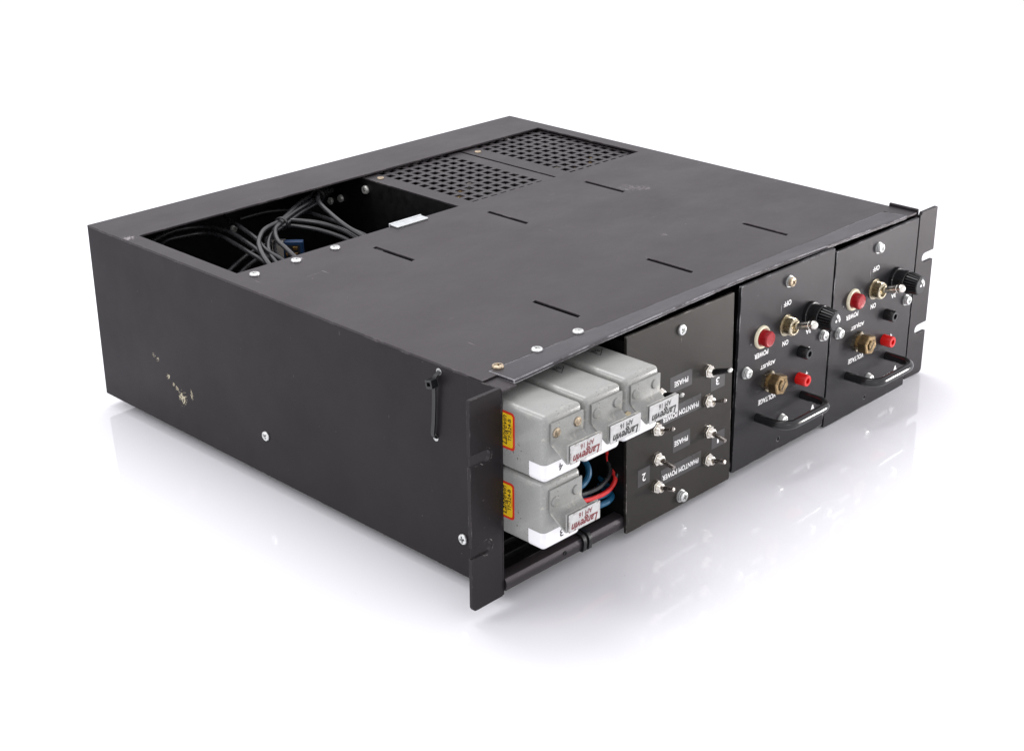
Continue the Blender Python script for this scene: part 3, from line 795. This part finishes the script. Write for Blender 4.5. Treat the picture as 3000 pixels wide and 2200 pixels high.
# =================================================================== PREAMP MODULES
CH = 39.2
def preamp(x0, zb, yf, label, worn, inkmat, num, sidelabel, numx=13, logo=False, tapepatch=False, chh=40.0):
    th = empty('preamp_module', x0, yf, zb)
    tag(th, label, 'preamp module', 'grey preamp modules at the left of the rack')
    wd = 31.0
    CH = chh
    # rounded can
    bm = bmesh.new()
    box(bm, 0, wd, 0, 120, 0, CH)
    can = bm_to(bm, 'can', M['can'], th, smooth=True, bevel=3.2, seg=5)
    # bracket: plate, slope, lip
    bx0, bx1 = 4.2, 30.3
    prof = [(-.15, CH-4.4), (-.15, 24.5), (-1.4, 22.4), (-3.0, 21.3), (-11.8, 15.0), (-13.1, 15.1), (-13.6, 16.4), (-13.6, 26.6)]
    pts2 = [Vector((0, y, z)) for y, z in prof]
    bm = bmesh.new(); th_ = 1.1
    def off(i):
        a = pts2[max(i-1, 0)]; b2 = pts2[min(i+1, len(pts2)-1)]
        d = (b2-a).normalized(); return Vector((0, -d.z, d.y))
    A = []; B = []
    for i, p in enumerate(pts2):
        n_ = off(i); q = p - n_*th_
        xa = bx0 if i < 4 else bx0+.4
        A.append((bm.verts.new((xa, p.y, p.z)), bm.verts.new((bx1, p.y, p.z))))
        B.append((bm.verts.new((xa, q.y, q.z)), bm.verts.new((bx1, q.y, q.z))))
    for i in range(len(A)-1):
        bm.faces.new((A[i][0], A[i][1], A[i+1][1], A[i+1][0])); bm.faces.new((B[i][0], B[i+1][0], B[i+1][1], B[i][1]))
        bm.faces.new((A[i][0], A[i+1][0], B[i+1][0], B[i][0])); bm.faces.new((A[i][1], B[i][1], B[i+1][1], A[i+1][1]))
    bm.faces.new((A[0][0], B[0][0], B[0][1], A[0][1])); bm.faces.new((A[-1][0], A[-1][1], B[-1][1], B[-1][0]))
    br = bm_to(bm, 'handle_bracket', M['can'], th, smooth=True, bevel=.3)
    for rx, rz in ((8.2, 29.4), (25.2, 30.4)):
        bm = bmesh.new(); lathe(bm, [(2.9, 0), (2.9, .5), (2.5, .9), (0, 1.1)], 20)
        bm_to(bm, 'rivet', M['rust'] if (worn == 2) else M['can'], br, T(rx, -1.25, rz) @ FRONT, smooth=True)
    # nameplate
    bm = bmesh.new(); sheet(bm, rrect(bx0+.2, bx1-.1, 15.6, 26.8, .5, 2), [], 0, .5, FRONT)
    npm = M['plate_worn'] if worn else M['plate_ok']
    npo = bm_to(bm, 'nameplate', npm, br, T(0, -14.75, 0), bevel=.12)
    text('lettering', 'AM 16', 11.0, 3.0, inkmat, npo, T(17.9, -15.27, 24.0) @ FLIP, thick=.04, fat=.12)
    text('lettering', 'Langevin', 21.5, 6.2, inkmat, npo, T(17.4, -15.27, 19.2) @ FLIP, shear=.32, thick=.04, fat=.34)
    # white tape strip round the lower front
    bm = bmesh.new(); e = .14; r = 3.2
    path = [(-e, 11.5), (-e, r)]
    for i in range(1, 7): a = PI/2*i/6; path.append((r-(r+e)*math.cos(a), r-(r+e)*math.sin(a)))
    path += [(wd-r, -e)]
    for i in range(1, 5): a = PI/2*i/6; path.append((wd-r+(r+e)*math.sin(a), r-(r+e)*math.cos(a)))
    rows = []
    # vertical part then curled under with the can's lower rounding
    prof2 = [(11.0, 0.), (7.0, 0.), (3.2, 0.)] + [(3.2-(3.2)*math.sin(PI/2*i/5), 3.2*(1-math.cos(PI/2*i/5))) for i in range(1, 6)]
    for (z, inset) in prof2:
        row = []
        for (x, y) in path:
            dx = min(max(x, r), wd-r) - x; dy = max(r-y, 0)
            dx0 = (min(max(x, r), wd-r)-x); n_ = Vector((-dx0 if x < r or x > wd-r else 0, -(r-y) if y < r else 0, 0))
            n_ = n_.normalized() if n_.length > 0 else Vector((-1, 0, 0))
            row.append(bm.verts.new((x-n_.x*inset, y-n_.y*inset, z-(e if inset > 1 else 0))))
        rows.append(row)
    for a, b_ in zip(rows, rows[1:]):
        for i in range(len(path)-1): bm.faces.new((a[i], a[i+1], b_[i+1], b_[i]))
    st = bm_to(bm, 'white_strip', M['whitetape'], th, smooth=True)
    text('lettering', num, 3.0 if len(num) == 1 else 6.5, 4.6, M['ink'], st, T(numx, -.16, 6.6) @ FLIP, thick=.04, fat=.1)
    if sidelabel:
        bm = bmesh.new(); sheet(bm, rrect(-11.5, 11.5, -9, 9, 2.4), [], 0, .08)
        z = CH*.56+ (1.5 if sidelabel == 1 else -.8)
        lb = bm_to(bm, 'maker_label', M['redprint'], th, T(-.03, 31.5, z) @ LEFTUP)
        bm = bmesh.new(); sheet(bm, rrect(-10.1, 10.1, -7.5, 7.5, 1.5), [], .09, .13)
        bm_to(bm, 'label_field', M['yellow'], lb, T(-.03, 31.5, z) @ LEFTUP)
        text('lettering', 'Langevin', 17.5, 5.0, M['ink'], lb, T(-.17, 29.8, z) @ LEFTUP, shear=.3, thick=.03, fat=.1)
        text('lettering', 'TF-324-B', 13.5, 2.5, M['ink'], lb, T(-.17, 26.4, z+.6) @ LEFTUP, thick=.03, fat=.1)
        text('lettering', 'HOLLYWOOD', 7.5, .8, M['redprint'], lb, T(-.17, 24.6, z) @ LEFTUP, thick=.03, fat=.0)
    if logo:
        bm = bmesh.new()
        def bar(a, b_, w_):
            a = Vector(a); b_ = Vector(b_); d = (b_-a).normalized(); n_ = Vector((-d.y, d.x))*w_/2
            bm.faces.new([bm.verts.new((*(p), .05)) for p in (a-n_, b_-n_, b_+n_, a+n_)])
        tri = [(-6, 3.4), (6, 3.4), (0, -5)]
        for i in range(3): bar(tri[i], tri[(i+1) % 3], .45)
        for a, b_, w_ in (((-2.6, 2.4), (2.6, 2.4), .9), ((2.4, 2.2), (-1.6, -1.4), .9), ((-1.6, -1.5), (1.4, -1.5), .7), ((0, 1), (2, -1), .5)): bar(a, b_, w_)
        bm_to(bm, 'stamped_triangle', M['ink'], th, T(21.4, 40.5, CH) @ Matrix.Rotation(PI/2, 4, 'Z'))
    if tapepatch:
        bm = bmesh.new(); sheet(bm, [(-3, -5), (1.5, -5.5), (3.6, -2), (2.6, 3.5), (-.5, 5), (-3, 4)], [], .02, .2)
        bm_to(bm, 'yellowed_tape_patch', M['oldtape'], th, T(3.0, -.05, 15.0) @ FRONT, bevel=.05)
    return th
preamp(1.4, 83.8, -31.6, 'grey preamp can with strip marked 4, in the top row against the left mounting ear', 2, M['redink'], '4', 1, 13.2)
preamp(1.4, 41.4, -31.0, 'grey preamp can with strip marked 3, alone in the bottom row of cans', 1, M['redink'], '3', 2, 15.0, chh=41.6)
preamp(35.4, 83.8, -30.6, 'grey preamp can in the middle of the top row, strip marked 2', 0, M['ink'], '# 2', 0, 4.5, logo=True)
preamp(69.8, 84.2, -30.0, 'grey preamp can at the right end of the top row, nameplate overlapping the switch panel', 0, M['ink'], '1', 0, 6, logo=True, tapepatch=True)

# =================================================================== WIRES AT THE FRONT
def wire(name, pts, r, mat, label, group, cat='wire', dy=0, flat=1., k=6, n=10):
    bm = bmesh.new(); tube(bm, [(x, y+dy, z) for x, y, z in pts], r, n, k, flat)
    o = bm_to(bm, name, mat, smooth=True); tag(o, label, cat, group); return o
G = 'wires behind the gap beside the bottom preamp'
wire('wire', [(52, 30, 42), (60, 12, 37), (68.7, 5, 34.2), (72.9, 4, 33.3), (81.9, 4.0, 31.5), (92.6, 4.0, 30.9), (100.6, 4.5, 32.4), (105.5, 6.0, 36.5), (108, 12, 42)], 1.5, M['redwire'], 'thick bright red wire curving beside the bottom preamp can', G)
wire('wire', [(50, 34, 46), (60, 14, 41), (68.6, 6, 38.2), (79.1, 6, 35.8), (89.8, 6, 35.4), (97.8, 7, 37.0), (104, 9, 40), (108, 14, 45)], 1.5, M['rubber'], 'thick black wire lying just above the bright red wire', G)
wire('wire', [(60, 10, 40), (72.7, 7, 41.5), (78.5, 7, 43.0), (83.0, 8, 47), (86, 14, 52), (86, 30, 58)], 1.9, M['bluewire'], 'blue wire bending upwards above the black wire in the front gap', G)
wire('wire', [(78, 12, 24), (88.5, 6, 23.2), (92.8, 5, 23.2), (98.6, 5, 23.4), (104.2, 8, 24.5), (107, 20, 26)], 2.0, M['bluewire'], 'blue wire lowest in the front gap, near the bottom rail', G)
wire('wire', [(72, 14, 31), (85.1, 8, 28.8), (92.7, 7, 27.6), (98.1, 7, 27.4), (103.5, 9, 28.5), (107, 20, 31)], 1.7, M['bluewire'], 'blue wire half hidden directly under the bright red wire', G)
wire('wire', [(86, 30, 60), (97.3, 16, 56), (102.7, 14, 55), (106.6, 14, 51), (107.4, 14, 46), (106.6, 12, 42), (106, 8, 38)], 1.2, M['redwire'], 'thin dark red wire arching at the left edge of the switch panel', G)
bm = bmesh.new(); lathe(bm, [(0, -3), (1.6, -2.6), (2.0, 0), (1.6, 2.6), (0, 3)], 14)
o = bm_to(bm, 'wire_splice', M['gloss_black'], None, T(107.0, 6, 37.5) @ Matrix.Rotation(.6, 4, 'Y'), smooth=True); tag(o, 'small dark shrink-wrapped splice at the end of the bright red wire', 'splice')

# =================================================================== CABLES IN THE OPEN BAY
GC = 'grey cables looped in the open rear bay'
cables = [
 ([(34.9, 396, 116), (60.1, 405, 116), (76.6, 403, 116), (87.8, 391, 116), (89.7, 368, 116), (82.6, 335.8, 116), (76.1, 310.4, 116), (80, 288, 114), (88, 262, 108), (90, 230, 104)], 2.1, 'outer grey cable of the wide arc at the left end of the bay'),
 ([(30, 385, 112), (50, 398, 113), (66, 398, 113), (80.4, 393, 113), (85, 378, 113), (81, 351, 113), (75.0, 327.2, 114), (70.0, 302.8, 114), (66, 272, 108), (64, 235, 104)], 2.1, 'inner grey cable of the wide arc at the left end of the bay'),
 ([(116, 414, 119), (104.6, 396.7, 119), (97.7, 369.5, 119), (89.4, 339.3, 119), (78.6, 313.4, 119), (74.5, 288.4, 118), (72, 250, 112)], 2.1, 'grey cable dropping from under the rear strip towards the loose arc'),
 ([(130, 414, 108), (146, 406, 111), (160, 396, 112), (168, 377.3, 112), (168.1, 341.5, 112), (164.3, 320.2, 112), (161.7, 300.6, 112), (158, 250, 108)], 2.1, 'grey cable running along the back of the bay and down to the cover edge'),
 ([(209, 402, 120), (190, 391, 122), (175, 384, 122), (156.0, 374.3, 122), (125.3, 354.6, 121.5), (103.3, 345.3, 122), (90.2, 334.9, 122), (77.5, 320.1, 122), (64.3, 297.7, 122), (54.5, 275.3, 121), (46, 248, 116)], 2.3, 'grey cable of the tied bundle bending left to the corner screw'),
 ([(208, 396, 118), (190, 387, 120), (176.0, 378.0, 121), (145.0, 364.1, 121), (119.9, 349.6, 121), (107.8, 340.1, 121), (94.5, 320.4, 121), (86.9, 300.7, 121), (78.9, 277.7, 120), (70, 245, 114)], 2.2, 'grey cable of the tied bundle that ends by the middle cover screw'),
 ([(208, 400, 115), (190, 390, 117), (177.8, 377.8, 118), (150.0, 365.3, 118), (123.0, 350.3, 118), (105.5, 341.5, 118), (89.5, 325.0, 118), (76.8, 306.1, 118), (67.7, 284.6, 117), (60, 250, 112)], 2.1, 'grey cable lowest in the tied bundle, beside the connector'),
 ([(205, 402, 118), (194, 392, 122), (179.5, 378.8, 123.5), (166.1, 359.6, 124), (155.9, 336.1, 124), (143.8, 303.4, 124), (137.3, 271.7, 122), (130, 240, 116)], 2.2, 'grey cable splitting off at the upper tie and running down to the clip side'),
 ([(108, 344, 116), (119.4, 355.1, 118), (129.1, 359.9, 118.5), (137.4, 354.7, 118), (145.2, 338.8, 118), (147.5, 316.4, 118), (143.1, 291.6, 118), (138, 250, 112)], 2.3, 'grey cable arching right from the middle tie above the blue connector'),
 ([(104, 344, 113), (119.6, 354.7, 115), (129.7, 356.5, 115), (136.9, 345.8, 115), (141.5, 326.0, 115), (140.3, 293.3, 115), (136, 250, 110)], 2.1, 'grey cable arching right just over the top of the blue connector'),
 ([(30, 322, 96), (58.6, 336.5, 100), (83.7, 353.0, 100), (99.4, 359.9, 101), (120.1, 362, 104)], 2.1, 'lower grey cable crossing the dark front left corner of the bay'),
 ([(34, 316, 94), (62.7, 330, 98), (87.1, 346, 98), (106.5, 353, 99), (125.9, 356, 100)], 2.1, 'second grey cable crossing the dark front left corner, nearer the cover'),
 ([(118, 352, 110), (107.4, 350.7, 112), (91.9, 328.9, 112), (83.4, 310.4, 112), (79.3, 296.8, 112), (76, 260, 108)], 1.7, 'thin grey cable curving round the left of the blue connector'),
 ([(121, 347, 108), (111, 345, 110), (97, 327, 110), (89, 309, 110), (85, 294, 110), (80, 258, 106)], 1.7, 'thinnest looking grey cable tucked against the blue connector shell'),
]
for pts, r, lab in cables:
    wire('cable', pts, r*.8, M['rubber'], lab, GC, 'cable', k=8, n=12)
def ring_tie(c, axis, R, label):
    bm = bmesh.new(); n = 24
    ax = Vector(axis).normalized(); x = ax.orthogonal().normalized(); y = ax.cross(x)
    rr = []
    for i in range(n):
        a = 2*PI*i/n; d = x*math.cos(a)+y*math.sin(a); p = Vector(c)+d*R
        rr.append([bm.verts.new(p-ax*1.3), bm.verts.new(p+ax*1.3), bm.verts.new(p+ax*1.3+d*.9), bm.verts.new(p-ax*1.3+d*.9)])
    for i in range(n):
        for j in range(4): bm.faces.new((rr[i][j], rr[i][(j+1) % 4], rr[(i+1) % n][(j+1) % 4], rr[(i+1) % n][j]))
    o = bm_to(bm, 'cable_tie', M['tie'], smooth=True, bevel=.15); tag(o, label, 'cable tie', 'black ties on the cable bundle')
ring_tie((122, 351.6, 119.8), (.8, .45, 0), 4.3, 'black tie round the cable bundle in the middle of the bay')
ring_tie((183, 383, 121), (.8, .5, 0), 4.6, 'black tie round the cable bundle under the rear strip')
# connector
cn = empty('edge_connector', 121, 340, 87.5, (0, 0, math.radians(-45)))
tag(cn, 'blue edge connector with gold contacts in a grey shell among the bay cables', 'connector')
bm = bmesh.new(); box(bm, -5.5, 9, 0, 6, 0, 21.0); bm_to(bm, 'blue_insulator', M['bluepl'], cn, bevel=.5)
bm = bmesh.new(); box(bm, -14, -5.6, -1, 6, -4, 21.6); bm_to(bm, 'shell', M['greypl'], cn, bevel=.8)
bm = bmesh.new(); box(bm, -4.4, 6.6, -.3, -.05, 1, 18.5); bm_to(bm, 'slot', M['dark'], cn)  # dark plate, stands for the shade inside the slot
for i in range(4):
    for j, xx in enumerate((-4.0, 1.4)):
        bm = bmesh.new(); box(bm, xx, xx+(1.4 if j == 0 else 3.4), -.9, -.35, .5+4.8*i, 2.9+4.8*i); bm_to(bm, 'contact', M['gold'], cn, bevel=.2)

# =================================================================== TABLE
n = 2500
bm = bmesh.new(); box(bm, -n, n, -n, n, -20, 0)
table = bm_to(bm, 'table', M['table']); table['kind'] = 'structure'

# level everything: the unit sits a little askew on the table
nrm = Vector((-0.0142, 0.0048, 1)).normalized()
q = nrm.rotation_difference(Vector((0, 0, 1))).to_matrix().to_4x4()
LV = q @ Matrix.Translation((0, 0, 7.5*S))
for o in list(C.objects):
    if '_m' in o: del o['_m']
    if o.parent is None and o is not table:
        mb = Matrix.LocRotScale(o.location, o.rotation_euler, o.scale)
        o.matrix_local = LV @ mb
